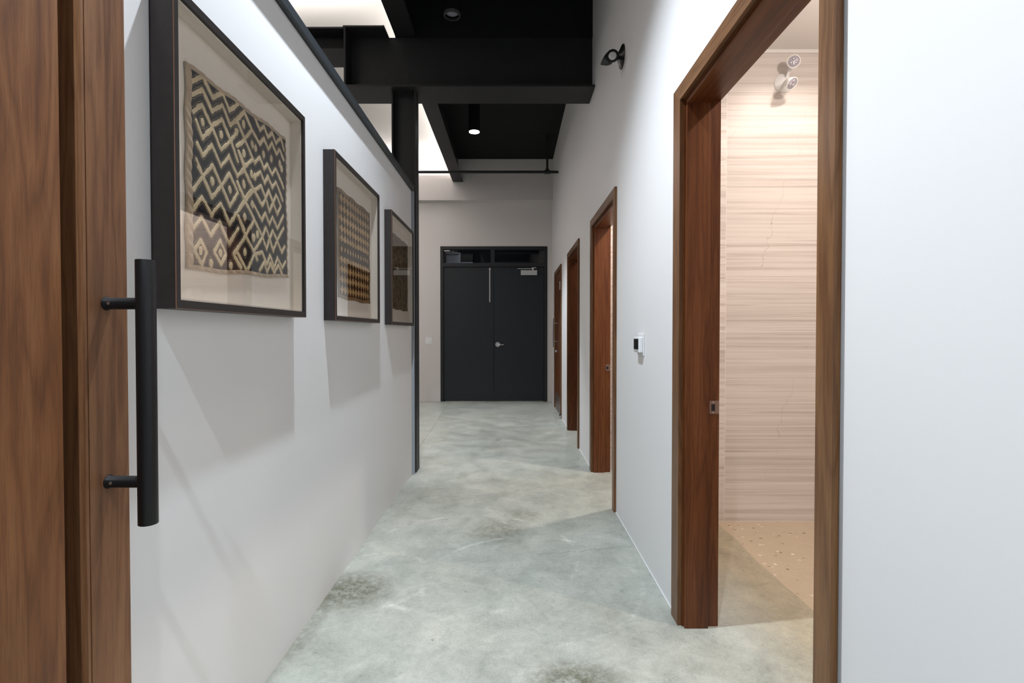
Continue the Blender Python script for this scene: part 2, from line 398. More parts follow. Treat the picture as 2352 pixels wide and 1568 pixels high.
def vcol_mat(name, rough=0.9):
    t = NT(name); a = t.n('ShaderNodeVertexColor'); a.layer_name = 'weave'
    n = t.noise(t.pos(), 420, 3, 0.7)
    t.set(t.mix(0.55, a.outputs[0], t.ramp(n, [(0.3, 0.62), (0.7, 1.25)]), 'MULTIPLY'), rough, 0, 0.1)
    t.bump(n, 0.35, 0.001)
    return t.m
M['cloth'] = vcol_mat('woven_raffia')
KUBA_LINES = [[(1.409,1.947),(1.46,1.985),(1.505,1.946),(1.555,1.983),(1.594,1.947),(1.643,1.988),(1.662,2.005)],[(1.414,1.913),(1.459,1.947),(1.504,1.906),(1.553,1.946),(1.597,1.903),(1.682,1.979)],[(1.417,1.868),(1.455,1.904),(1.501,1.862),(1.552,1.902),(1.601,1.856),(1.642,1.807)],[(1.428,1.849),(1.455,1.81),(1.501,1.854)],[(1.501,1.862),(1.547,1.81),(1.599,1.855),(1.641,1.902)],[(1.429,1.786),(1.453,1.761),(1.499,1.807),(1.546,1.76),(1.592,1.805),(1.641,1.761),(1.679,1.786)],[(1.425,1.741),(1.454,1.704)],[(1.64,1.934),(1.679,1.903)],[(1.634,1.852),(1.681,1.887)],[(1.647,1.841),(1.682,1.811)],[(1.637,1.932),(1.685,1.894),(1.735,1.849),(1.749,1.837),(1.787,1.869),(1.815,1.838),(1.842,1.862),(1.875,1.836),(1.904,1.864),(1.927,1.85),(1.969,1.816)],[(1.628,1.926),(1.688,1.981),(1.734,1.945),(1.766,1.928),(1.788,1.914),(1.817,1.945),(1.846,1.917),(1.874,1.948),(1.908,1.921),(1.932,1.948),(1.968,1.922)],[(1.636,1.854),(1.685,1.894),(1.734,1.94)],[(1.757,1.991),(1.791,1.963),(1.818,1.987),(1.844,1.96),(1.875,1.987),(1.903,1.961),(1.944,1.995),(1.971,1.962)],[(1.644,1.841),(1.681,1.801),(1.735,1.844)],[(1.626,1.776),(1.643,1.758),(1.681,1.798),(1.71,1.767),(1.743,1.74),(1.788,1.77),(1.824,1.737)],[(1.642,1.74),(1.682,1.698)],[(1.744,1.787),(1.787,1.819),(1.815,1.79),(1.844,1.819),(1.874,1.787),(1.906,1.818),(1.962,1.767)],[(1.819,1.736),(1.844,1.77),(1.874,1.734)],[(1.682,1.698),(1.733,1.74)],[(1.432,1.724),(1.454,1.703),(1.498,1.656),(1.547,1.703),(1.593,1.753),(1.643,1.709),(1.594,1.654),(1.547,1.703),(1.5,1.749),(1.454,1.703),(1.414,1.655)],[(1.413,1.602),(1.451,1.643),(1.496,1.603),(1.542,1.65),(1.593,1.598),(1.648,1.658),(1.68,1.691)],[(1.393,1.535),(1.447,1.586),(1.491,1.544),(1.54,1.593),(1.59,1.535),(1.643,1.595)],[(1.411,1.489),(1.441,1.522),(1.466,1.492),(1.448,1.455),(1.411,1.489)],[(1.507,1.5),(1.541,1.538),(1.571,1.501),(1.543,1.467),(1.507,1.5)],[(1.644,1.634),(1.678,1.597)],[(1.678,1.569),(1.616,1.509),(1.659,1.473)],[(1.645,1.74),(1.68,1.703)],[(1.642,1.739),(1.682,1.696),(1.742,1.646),(1.796,1.598),(1.827,1.558),(1.855,1.601),(1.825,1.633),(1.799,1.598)],[(1.624,1.636),(1.681,1.685),(1.733,1.736)],[(1.697,1.783),(1.748,1.739),(1.798,1.706),(1.822,1.737),(1.844,1.766),(1.879,1.737),(1.851,1.698),(1.822,1.737),(1.791,1.772),(1.738,1.738)],[(1.879,1.737),(1.905,1.77),(1.943,1.739),(1.913,1.7),(1.879,1.737)],[(1.742,1.693),(1.797,1.653),(1.821,1.684),(1.853,1.652),(1.875,1.681),(1.915,1.649),(1.964,1.706)],[(1.641,1.633),(1.684,1.58),(1.735,1.538),(1.759,1.512)],[(1.622,1.511),(1.684,1.58),(1.742,1.641)],[(1.855,1.601),(1.88,1.633),(1.915,1.604),(1.882,1.561),(1.855,1.601)],[(1.967,1.66),(1.915,1.604),(1.953,1.567),(1.978,1.59)],[(1.735,1.536),(1.799,1.596)],[(1.701,1.473),(1.74,1.527),(1.795,1.543),(1.829,1.504),(1.854,1.541),(1.887,1.501),(1.917,1.54),(1.955,1.507),(1.983,1.533)],[(1.779,1.478),(1.808,1.51),(1.831,1.479),(1.856,1.512),(1.887,1.48),(1.922,1.515),(1.952,1.482)],[(1.639,1.514),(1.687,1.472)],[(1.622,1.5),(1.656,1.47)],[(1.815,1.789),(1.844,1.818),(1.874,1.788),(1.906,1.818),(1.956,1.769)]]
KUBA_DOTS = [(1.458,1.856),(1.548,1.855),(1.681,1.941),(1.736,1.895),(1.758,1.889),(1.679,1.844),(1.814,1.888),(1.87,1.892),(1.937,1.896),(1.952,1.881),(1.729,1.794),(1.632,1.896),(1.68,1.747),(1.499,1.702),(1.594,1.704),(1.44,1.492),(1.54,1.501),(1.49,1.464),(1.597,1.47),(1.682,1.743),(1.733,1.693),(1.681,1.64),(1.736,1.582),(1.763,1.599),(1.683,1.525),(1.751,1.792)]
# ================================================================== the setting
XW = 0.73          # hall face of the right wall
XB = 0.87          # bathroom face of the right wall
YF = 9.34          # far wall
ZC = 4.35          # ceiling
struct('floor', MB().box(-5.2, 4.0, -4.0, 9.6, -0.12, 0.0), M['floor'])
# right wall with its openings (y0, y1, top) of the rough openings
OPEN = [(1.19, 2.20, 2.262, 1.141, 2.284, 2.315), (3.635, 4.63, 2.222, 3.585, 4.712, 2.275), (5.600, 6.60, 2.222, 5.55, 6.68, 2.272), (7.59, 8.62, 2.215, 7.54, 8.70, 2.262)]
mb = MB(); y = -4.0
for (a, b, top, *_r) in OPEN:
    if y < -3:   # plaster reveal beside the first casing
        mb.box(XW, XB, y, 1.127, 0, ZC + .05); mb.box(XW, XB, 1.127, a, 2.33, ZC + .05); mb.box(XW + .007, XB, 1.127, a, 0, 2.33)
    else: mb.box(XW, XB, y, a, 0, ZC + .05)
    mb.box(XW, XB, a, b, top, ZC + .05); y = b
mb.box(XW, XB, y, YF + .2, 0, ZC + .05)
struct('wall_right', mb, M['wall'])
mb = MB()
for a, b in ((-4.0, 1.10), (2.286, 3.583), (4.714, 5.548), (6.682, 7.44), (8.702, YF)):
    mb.box(XW - .004, XW - .0003, a, b, 0, .004)
struct('baseboard_right', mb, M['wall'])
# far wall with the door hole and the proud upper band
DX0, DX1, DZ = -1.300, 0.640, 2.815
mb = MB()
mb.box(-5.2, DX0, YF, YF + .15, 0, ZC + .05); mb.box(DX1, XW, YF, YF + .15, 0, ZC + .05); mb.box(DX0, DX1, YF, YF + .15, DZ, ZC + .05)
struct('wall_far', mb, M['wall_far'])
struct('wall_far_upper', MB().box(-5.2, XW, YF - .12, YF, 3.62, ZC), M['wall_far'])
# left partition, low, with the timber door in it
mb = MB()
mb.box(-0.99, -0.89, 1.152, 4.55, 0, 2.51); mb.box(-0.99, -0.89, 0.0, 1.152, 2.335, 2.51); mb.box(-0.99, -0.89, -4.0, 0.0, 0, 2.51)
struct('wall_left', mb, M['wall'])
struct('wall_lounge', MB().box(-5.2, -5.0, -4.0, YF, 0, ZC), M['wall_far'])
struct('wall_back', MB().box(-5.0, XW, -4.0, -3.8, 0, ZC), M['wall'])
struct('ceiling', MB().box(-5.2, -0.966, -4.0, 9.5, ZC, ZC + .1), M['ceil_white'])
struct('ceiling_black', MB().box(-0.966, XW + .02, -4.0, YF - .12, ZC - .002, ZC + .1), M['ceil_black'])
struct('wall_upper', MB().box(-1.058, XW, 4.69, 4.72, 3.9305, ZC - .002), M['ceil_black'])
struct('trim_1', MB().box(-0.995, -0.862, -4.0, 4.555, 2.512, 2.546, 0.003).box(-0.872, -0.862, -4.0, 4.555, 2.505, 2.515), M['cap'])
struct('trim_2', MB().box(-0.895, -0.868, 4.552, 4.588, 0.0, 2.512, 0.003), M['grey_trim'])
# bathrooms
struct('wall_bathroom_tile', MB().box(XB, 3.2, 3.413, 3.50, 0, 3.12), M['tile'])
struct('wall_bathroom_side', MB().box(3.1, 3.2, 0.3, 3.413, 0, 3.12).box(XB, 3.2, 0.2, 0.3, 0, 3.12), M['tile'])
struct('ceiling_bathroom', MB().box(XB, 3.2, 0.2, 3.5, 3.12, 3.2), M['ceil_white'])
struct('wall_second_bathroom', MB().box(XB, 2.9, 4.70, 4.80, 0, 3.12).box(2.8, 2.9, 3.50, 4.7, 0, 3.12), M['tile'])
struct('ceiling_second_bathroom', MB().box(XB, 2.9, 3.5, 4.8, 3.12, 3.2), M['ceil_white'])
struct('wall_third_room', MB().box(XB, 2.9, 6.85, 6.95, 0, 3.12).box(2.8, 2.9, 4.8, 6.85, 0, 3.12), M['tile'])
struct('ceiling_third_room', MB().box(XB, 2.9, 4.8, 6.95, 3.12, 3.2), M['ceil_white'])
struct('trim_3', MB().box(XB, 3.1, 3.403, 3.413, 3.098, 3.12), M['ceil_white'])

# ================================================================== steelwork
def steel(name, label, cat, mb, mat=None): return tag(mb.build(name, mat or M['steel']), label, cat)
tag(MB().box(-1.48, XW - .002, 4.535, 4.876, 3.414, 3.432).box(-1.48, XW - .002, 4.699, 4.711, 3.432, 3.930)
    .box(-1.48, -1.118, 4.535, 4.876, 3.930, 3.945)
    .box(-1.474, -1.458, 4.537, 4.699, 3.432, 3.930)
    .build('steel_beam', M['steel']), 'deep black steel beam crossing the hall on top of the column', 'beam')
b = MB().box(-5.0, -1.482, 4.56, 4.86, 3.745, 3.758).box(-5.0, -1.482, 4.70, 4.71, 3.758, 3.932).box(-5.0, -1.482, 4.56, 4.86, 3.932, 3.945)
tag(b.build('steel_beam', M['steel']), 'shallow black steel beam over the lounge, left of the deep crossing beam', 'beam')
def long_beam(y0, y1, lab):
    b = MB().box(-1.058, -0.874, y0, y1, 3.942, 3.957).box(-0.972, -0.960, y0, y1, 3.957, ZC - .003)
    return tag(b.build('steel_beam', M['steel']), lab, 'beam')
long_beam(-3.7, 4.688, 'black lengthwise steel beam overhead nearest the camera, in front of the crossing beam')
long_beam(4.88, YF - .122, 'black lengthwise steel beam running from behind the crossing beam to the far wall')
c = MB().box(-0.872, -0.860, 4.60, 4.757, 0.012, 3.412).box(-1.072, -1.060, 4.60, 4.757, 0.012, 3.412).box(-1.06, -0.872, 4.674, 4.684, 0.012, 3.412)
c.box(-1.072, -0.860, 4.60, 4.757, 0.0, 0.012)
steel('steel_column', 'black steel H-section column at the end of the left partition', 'column', c)
# sprinkler pipe with its tee and riser
pe = empty('sprinkler_pipe', (-1.9, 8.1, 3.772)); tag(pe, 'thin black sprinkler pipe across the hall near the far wall', 'pipe')
MB().cyl((-4.9, 8.1, 3.772), (0.728, 8.1, 3.772), 0.021, 20).build('pipe_run', M['steel'], pe)
MB().cyl((0.553, 8.1, 3.80), (0.553, 8.1, ZC - .004), 0.017, 20).build('riser', M['steel'], pe)
MB().cyl((0.505, 8.1, 3.772), (0.601, 8.1, 3.772), 0.030, 20, .004).cyl((0.553, 8.1, 3.772), (0.553, 8.1, 3.825), 0.027, 20, .004).build('tee_fitting', M['steel'], pe)
# LED uplights lying on the steel
e = empty('led_uplight', (-2.9, 4.60, 3.946)); tag(e, 'glowing LED strip light lying on top of the crossing beam', 'light')
MB().box(-4.6, -1.135, 4.575, 4.625, 3.946, 3.960).build('channel', M['alu'], e)
MB().box(-4.6, -1.145, 4.585, 4.615, 3.9605, 3.966).build('diffuser', M['led'], e)
MB().box(-1.135, -1.130, 4.57, 4.63, 3.946, 3.972).build('end_cap', M['alu'], e)
e = empty('led_uplight', (-1.02, 7.0, 3.958)); tag(e, 'LED strip light lying along the lengthwise beam toward the far wall', 'light')
MB().box(-1.045, -1.0, 4.95, 9.15, 3.958, 3.968).build('channel', M['alu'], e)
MB().box(-1.04, -1.005, 4.97, 9.13, 3.9685, 3.974).build('diffuser', M['led'], e)

# ================================================================== cylinder downlights
def downlight(y, lab, on):
    r = empty('cylinder_downlight', (-0.5, y, ZC - .004)); tag(r, lab, 'light')
    MB().lathe((-0.5, y, 3.915), (0, 0, 1), [(0.064, 0), (0.072, 0), (0.076, 0.004), (0.076, ZC - .004 - 3.915 - .003), (0.073, ZC - .004 - 3.915), (0, ZC - .004 - 3.915), ], 48).lathe((-0.5, y, 3.915), (0, 0, 1), [(0.064, 0), (0.062, 0.03), (0.0, 0.03)], 48).build('housing', M['black_metal'], r)
    if on:
        MB().lathe((-0.5, y, 3.912), (0, 0, 1), [(0.0, 0.0), (0.069, 0.0), (0.069, 0.0028), (0, 0.0028)], 48).build('lens', M['lamp_on'], r)
    else:
        MB().lathe((-0.5, y, 3.896), (0, 0, 1), [(0.058, 0), (0.068, 0.002), (0.070, 0.02), (0.066, 0.02), (0.060, 0.004), (0.058, 0.0)], 48).build('trim_ring', M['ring'], r)
        MB().lathe((-0.5, y, 3.918), (0, 0, 1), [(0.0, 0), (0.03, 0.001), (0.052, 0.008), (0.055, 0.02), (0, 0.02)], 48).build('reflector', M['lens'], r)
    return r
downlight(6.85, 'black cylinder ceiling downlight glowing white beyond the crossing beam', True)
downlight(4.33, 'black cylinder ceiling downlight, unlit, cut by the top edge of the photo', False)

# ================================================================== walnut doorways on the right
def doorway(name, spec, lab, jamb_mat, strike=True, closed=False):
    a, b, top, ya, yb, zt = spec
    r = empty(name, (XW, (a + b) / 2, 0)); r['kind'] = 'structure'
    cw = 0.064; xo = 0.713; ri = zt - cw
    ji_a, ji_b, jt = ya + cw + .006, yb - cw - .006 - (0.024 if not closed else 0), ri - .006
    # casing, hall side, mitred
    fr = [(ya, 0), (ya + cw, 0), (ya + cw, ri), (ya, zt)]
    MB().prism(fr, xo, XW - .0005).build('casing', M['casing'], r)
    fl = [(yb, 0), (yb, zt), (yb - cw, ri), (yb - cw, 0)]
    if not closed: fl = [(yb, 0), (yb, zt), (yb - cw - .024, ri), (yb - cw - .024, 0)]
    MB().prism(fl, xo, XW - .0005).build('casing', M['casing'], r)
    MB().prism([(ya, zt), (ya + cw, ri), (fl[2][0], ri), (yb, zt)], xo, XW - .0005).build('head_casing', M['casing_h'], r)
    # jambs and head
    MB().box(XW, XB + .015, a, ji_a, 0, top).build('jamb', jamb_mat, r)
    MB().box(XW, XB + .015, ji_b, b, 0, top).build('jamb', jamb_mat, r)
    MB().box(XW, XB + .015, ji_a, ji_b, jt, top).build('head_jamb', M['jamb_h'], r)
    if not closed:
        MB().box(.736, .836, ji_b - .018, ji_b, 0, jt - .014, .0015).box(.736, .836, ji_a, ji_a + .018, 0, jt - .014, .0015).build('door_stop', jamb_mat, r)
        MB().box(.736, .836, ji_a, ji_b, jt - .018, jt, .0015).build('head_stop', M['jamb_h'], r)
        # casing on the bathroom side
        MB().box(XB + .001, XB + .016, ya, a - .001, 0, top + .05).box(XB + .001, XB + .016, b + .001, yb + .04, 0, top + .05).box(XB + .001, XB + .016, a - .001, b + .001, top + .001, top + .05).build('rear_casing', M['casing'], r)
        if strike:
            s = MB().box(.842, .884, ji_b - .003, ji_b - .0005, .915 + 0, .971, .001)
            so = s.build('strike_plate', M['strike'], r)
            MB().box(.851, .866, ji_b - .0045, ji_b - .0031, .928, .957, .0006).build('latch_hole', M['screen'], so)
            MB().cyl((.858, ji_b - .0045, .921), (.858, ji_b - .003, .921), .0025, 12).cyl((.858, ji_b - .0045, .965), (.858, ji_b - .003, .965), .0025, 12).build('screw', M['alu'], so)
    tag(r, lab, 'doorway')
    return r, (ji_a, ji_b, jt)
doorway('door_2', OPEN[0], 'nearest walnut doorway on the right, open to the stone-tiled bathroom', M['jamb'])
doorway('door_3', OPEN[1], 'second walnut doorway on the right, beyond the thermostat', M['jamb'])
doorway('door_4', OPEN[2], 'third walnut doorway on the right, between the second doorway and the closed door', M['jamb'], strike=False)
d4, (ja, jb, jt) = doorway('door_5', OPEN[3], 'closed walnut door with long pull bar, farthest along the right wall', M['jamb'], closed=True)
leaf = MB().box(.728, .768, ja + .003, jb - .003, .008, jt - .003, .002).build('door_leaf', M['jamb'], d4)
MB().box(.7255, .7279, ja + .04, jb - .04, .012, .27).build('kick_plate', M['strike'], leaf)
MB().cyl((.655, 8.22, 1.02), (.655, 8.22, 1.48), .014, 24, .002).build('pull_bar', M['chrome'], leaf)
MB().cyl((.655, 8.22, 1.405), (.7275, 8.22, 1.405), .008, 16).cyl((.655, 8.22, 1.115), (.7275, 8.22, 1.115), .008, 16).build('pull_post', M['chrome'], leaf)
MB().lathe((.7275, 8.40, .95), (-1, 0, 0), [(0, 0), (.028, 0), (.028, .006), (.018, .010), (.016, .022), (0, .024)], 28).build('lock_rose', M['chrome'], leaf)
MB().box(.700, .712, 7.575, 7.60, 1.89, 2.01, .001).build('hinge', M['chrome'], d4)
e = empty('door_stop', (.70, 7.47, 0)); tag(e, 'small chrome floor door stop beside the closed walnut door', 'door stop')
MB().cyl((.70, 7.47, 0), (.70, 7.47, .012), .022, 24).cyl((.70, 7.47, .012), (.70, 7.47, .05), .014, 24, .002).build('post', M['chrome'], e)
MB().cyl((.70, 7.47, .05), (.70, 7.47, .062), .018, 24, .002).build('rubber_cap', M['black_plastic'], e)

# ================================================================== near left walnut door with black pull
d1 = empty('door_1', (-0.93, 0.57, 0)); d1['kind'] = 'structure'; tag(d1, 'walnut door at the left edge with long black pull handle', 'door')
MB().box(-.930, -.862, .15, .985, .12, 2.21, .002).box(-.945, -.931, .15, 1.033, .12, 2.21).build('door_panel', M['panel'], d1)
MB().prism([(-.945, 1.033), (-.860, 1.033), (-.860, 1.0395), (-.8635, 1.0405), (-.8635, 1.0425), (-.860, 1.0435), (-.860, 1.149), (-.945, 1.149)], .01, 2.33, 'z').build('stile', M['stile'], d1)
MB().box(-.945, -.860, .03, .15, .01, 2.33, .002).build('stile', M['stile'], d1)
MB().box(-.945, -.860, .15, 1.033, 2.21, 2.33).build('top_rail', M['stile'], d1)
MB().box(-.945, -.860, .15, 1.033, .01, .12).build('bottom_rail', M['stile'], d1)
h = MB().cyl((-.776, 1.09, .856), (-.776, 1.09, 1.417), .0187, 48, .001).build('pull_handle', M['black_metal'], d1)
for z in (.946, 1.325):
    MB().lathe((-.8600, 1.09, z), (1, 0, 0), [(0, 0), (.0145, 0), (.0145, .002), (.0125, .006), (.0125, .085), (0, .085)], 32).build('standoff', M['black_metal'], h)
    MB().lathe((-.846, 1.0781, z), (0, -1, 0), [(0, 0), (.0032, 0), (.0032, .0012), (0, .0006)], 16).build('set_screw', M['chrome'], h)

# ================================================================== far double door
d6 = empty('door_6', (-.33, YF, 0)); d6['kind'] = 'structure'; tag(d6, 'charcoal double door with transom at the end of the hall', 'door')
fr = MB(); y0, y1 = YF - .012, YF + .10
fr.box(DX0, DX0 + .056, y0, y1, 0, DZ, .003).box(DX1 - .056, DX1, y0, y1, 0, DZ, .003).box(DX0 + .056, DX1 - .056, y0, y1, DZ - .056, DZ, .003)
fr.box(DX0 + .056, DX1 - .056, y0, y1, 2.445, 2.515, .003).box(-.385, -.315, y0, y1, 2.515, DZ - .056, .003)
fr.box(DX0 + .056, DX0 + .072, YF + .052, YF + .066, 0, 2.445).box(DX1 - .072, DX1 - .056, YF + .052, YF + .066, 0, 2.445).box(DX0 + .072, DX1 - .072, YF + .052, YF + .066, 2.43, 2.445)
fr.build('door_frame', M['frame_black'], d6)
g = MB().box(DX0 + .057, -.386, YF + .045, YF + .051, 2.516, DZ - .057).build('transom_pane', M['glass_dark'], d6)
g = MB().box(-.314, DX1 - .057, YF + .045, YF + .051, 2.516, DZ - .057).build('transom_pane', M['glass_dark'], d6)
yl = YF + .012
l1 = MB().box(DX0 + .059, -.3325, yl, yl + .04, .018, 2.441, .002).build('door_leaf', M['door_black'], d6)
l2 = MB().box(-.3275, DX1 - .059, yl, yl + .04, .018, 2.441, .002).build('door_leaf', M['door_black'], d6)
MB().box(-.413, -.393, yl - .014, yl - .001, 1.806, 2.43, .003).cyl((-.403, yl - .016, 2.40), (-.403, yl - .001, 2.40), .016, 16).build('surface_bolt', M['alu'], l1)
cl = MB().box(.160, .455, yl - .055, yl - .001, 2.292, 2.382, .006).build('door_closer', M['alu'], l2)
MB().box(.10, .40, yl - .050, yl - .040, 2.402, 2.416, .002).cyl((.38, yl - .045, 2.38), (.38, yl - .045, 2.43), .018, 20).box(.36, .44, yl - .06, yl - .03, 2.412, 2.432, .003).build('closer_arm', M['chrome'], cl)
MB().lathe((-.258, yl, 1.037), (0, -1, 0), [(0, 0), (.046, 0), (.046, .008), (.040, .014), (.018, .016), (.018, .05), (0, .05)], 36).build('lever_rose', M['chrome'], l2)
MB().cyl((-.258, yl - .045, 1.037), (-.150, yl - .045, 1.035), .011, 20, .004).build('lever_handle', M['chrome'], l2)
# vestibule behind the transom
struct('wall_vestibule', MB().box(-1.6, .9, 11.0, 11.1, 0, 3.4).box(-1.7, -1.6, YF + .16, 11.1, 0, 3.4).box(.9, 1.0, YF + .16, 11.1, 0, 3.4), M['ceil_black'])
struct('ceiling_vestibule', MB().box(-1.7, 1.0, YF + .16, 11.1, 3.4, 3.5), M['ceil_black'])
struct('floor_vestibule', MB().box(-1.7, 1.0, 9.6, 11.1, -0.12, 0.0), M['floor'])
e = empty('pale_box', (-1.17, 10.2, 3.4)); tag(e, 'pale grey box seen through the left transom pane of the double door', 'box')  # unidentified pale shape built as a box, hanger rod made up
MB().box(-1.305, -1.035, 10.2, 10.3, 2.645, 2.81, .004).build('housing', M['wall_far'], e)
MB().box(-1.31, -1.03, 10.18, 10.31, 2.812, 2.835, .003).build('lid', M['white_plastic'], e)
MB().box(-1.31, -.78, 10.19, 10.22, 2.622, 2.643, .003).build('bracket', M['white_plastic'], e)
MB().cyl((-1.17, 10.25, 2.836), (-1.17, 10.25, 3.4), .008, 12).build('hanger_rod', M['alu'], e)
# light switches and socket
e = empty('light_switch', (-1.505, YF, 1.045)); tag(e, 'white double light switch plate on far wall left of the charcoal doors', 'switch')
MB().box(-1.568, -1.443, YF - .007, YF - .0005, 1.045, 1.168, .002).build('switch_plate', M['white_plastic'], e)
for x in (-1.536, -1.475): MB().box(x - .017, x + .017, YF - .011, YF - .0072, 1.073, 1.140, .001).build('rocker', M['white_plastic'], e)
e = empty('wall_socket', (XW, 9.0, .42)); tag(e, 'small white wall plate low on right wall in the far corner', 'socket')
MB().box(XW - .008, XW - .0005, 8.94, 9.06, .42, .555, .002).build('cover_plate', M['white_plastic'], e)
MB().box(XW - .011, XW - .0082, 8.985, 9.015, .45, .525, .001).build('rocker', M['white_plastic'], e)

# ================================================================== thermostat
e = empty('thermostat', (XW, 2.885, 1.133)); tag(e, 'white wall thermostat with dark display between the first two doorways', 'thermostat')
MB().box(XW - .006, XW - .0005, 2.832, 2.965, 1.133, 1.256, .0025).build('wall_plate', M['white_plastic'], e)
bd = MB().box(.700, XW - .0062, 2.838, 2.950, 1.150, 1.236, .004).build('body', M['white_plastic'], e)
MB().box(.6975, .6998, 2.846, 2.944, 1.168, 1.226, .0008).build('display', M['screen'], bd)
MB().box(.6982, .6999, 2.846, 2.944, 1.153, 1.166, .0005).build('button_strip', M['alu'], bd)

# ================================================================== emergency lights
def emergency(base, normal, rb, heads, mbody, mlens, lab, lr=.034):
    r = empty('emergency_light', base); tag(r, lab, 'emergency light')
    n = Vector(normal); B = Vector(base)
    MB().lathe(B + n * .0005, n, [(0, 0), (rb, 0), (rb, .004), (rb * .93, .010), (rb * .6, .020), (rb * .38, .030), (0, .034)], 48).build('mounting_plate', mbody, r)
    for (c, d) in heads:
        c = Vector(c); d = Vector(d).normalized(); R = .040
        back = c - d * .052
        hd = MB().lathe(back, d, [(0, 0), (.013, .001), (.020, .006), (.028, .018), (.034, .034), (R, .050), (R, .054), (lr + .001, .055), (lr, .050), (0, .050)], 40).build('lamp_head', mbody, r)
        MB().lathe(c - d * .0016, d, [(0, 0), (lr - .001, 0), (lr - .001, .002), (lr - .005, .0035), (0, .0045)], 36).build('lens', mlens, hd)
        t = Vector((0, 0, 1)); a = d.cross(t).normalized(); b = d.cross(a)
        q = MB()
        for k in range(3):
            ang = k * 2 * PI / 3 + .5
            q.lathe(c + d * .0026 + (a * math.cos(ang) + b * math.sin(ang)) * lr * .45, d, [(.0, .003), (lr * .15, .004), (lr * .26, .002), (lr * .31, 0)], 20)
        q.build('led_optic', mlens, hd)
        MB().cyl(B + n * .022, back + d * .01, .010, 20).lathe(back + d * .006, d, [(0, -.014), (.010, -.010), (.014, 0), (.010, .01), (0, .012)], 20).build('swivel_arm', mbody, r)
    return r
emergency((XW, 3.42, 3.08), (-1, 0, 0), .076, [((.642, 3.31, 3.028), (-.18, -1, -.12)), ((.600, 3.372, 3.042), (-.78, .05, .50))], M['black_plastic'], M['lens_clear'], 'black emergency light with two swivel heads high on the right wall', .026)
emergency((1.79, 3.413, 2.903), (0, -1, 0), .063, [((1.800, 3.31, 2.992), (-.22, -.85, -.18)), ((1.780, 3.29, 2.842), (.33, -.75, -.72))], M['white_plastic'], M['lens'], 'white twin-head emergency light on the stone tile bathroom wall')

# ================================================================== bathroom downlights (out of the photo's view, at the lamps)
# ================================================================== framed textiles
def shadow_box(y0, y1, z0, z1, d, lab):
    xf = -.89 + d; bw, bh = .018, .022
    r = empty('picture_frame', (-.8895, (y0 + y1) / 2, z0)); tag(r, lab, 'framed textile', 'three shadow box frames along the left wall')
    m = MB(); xb = -.8893
    o = [(y0, z0), (y1, z0), (y1, z1), (y0, z1)]; i = [(y0 + bw, z0 + bh), (y1 - bw, z0 + bh), (y1 - bw, z1 - bh), (y0 + bw, z1 - bh)]
    ch = .0016
    oc = [(y0 + ch, z0 + ch), (y1 - ch, z0 + ch), (y1 - ch, z1 - ch), (y0 + ch, z1 - ch)]
    V = []
    for (ring, x) in ((o, xb), (o, xf - ch), (oc, xf), (i, xf), (i, xf - .010), (i, xb)):
        V += [(x, p[0], p[1]) for p in ring]
    for k in range(5):
        m.mi = 1 if k == 1 else 0
        m.faces([V[4 * k + j] for j in range(4)] + [V[4 * k + 4 + j] for j in range(4)], [(j, (j + 1) % 4, 4 + (j + 1) % 4, 4 + j) for j in range(4)])
    m.mi = 0
    m.faces([V[j] for j in range(4)] + [V[20 + j] for j in range(4)], [(j, (j + 1) % 4, 4 + (j + 1) % 4, 4 + j) for j in range(4)])
    bmesh.ops.remove_doubles(m.bm, verts=m.bm.verts, dist=1e-5)
    m.build('frame', [M['frame_dark'], M['copper']], r)
    a0, a1, c0, c1 = y0 + bw + .0005, y1 - bw - .0005, z0 + bh + .0005, z1 - bh - .0005
    g = MB().box(xf - .0085, xf - .0065, a0, a1, c0, c1).build('glass', M['glass'], r)
    w_ = .005; x0, x1 = -.8785, xf - .0095
    MB().box(x0, x1, a0, a0 + w_, c0, c1).box(x0, x1, a1 - w_, a1, c0, c1).box(x0, x1, a0 + w_, a1 - w_, c0, c0 + w_).box(x0, x1, a0 + w_, a1 - w_, c1 - w_, c1).build('liner', M['liner'], r)
    MB().box(-.8868, -.8790, a0, a1, c0, c1).build('backing_board', M['liner'], r)
    return r

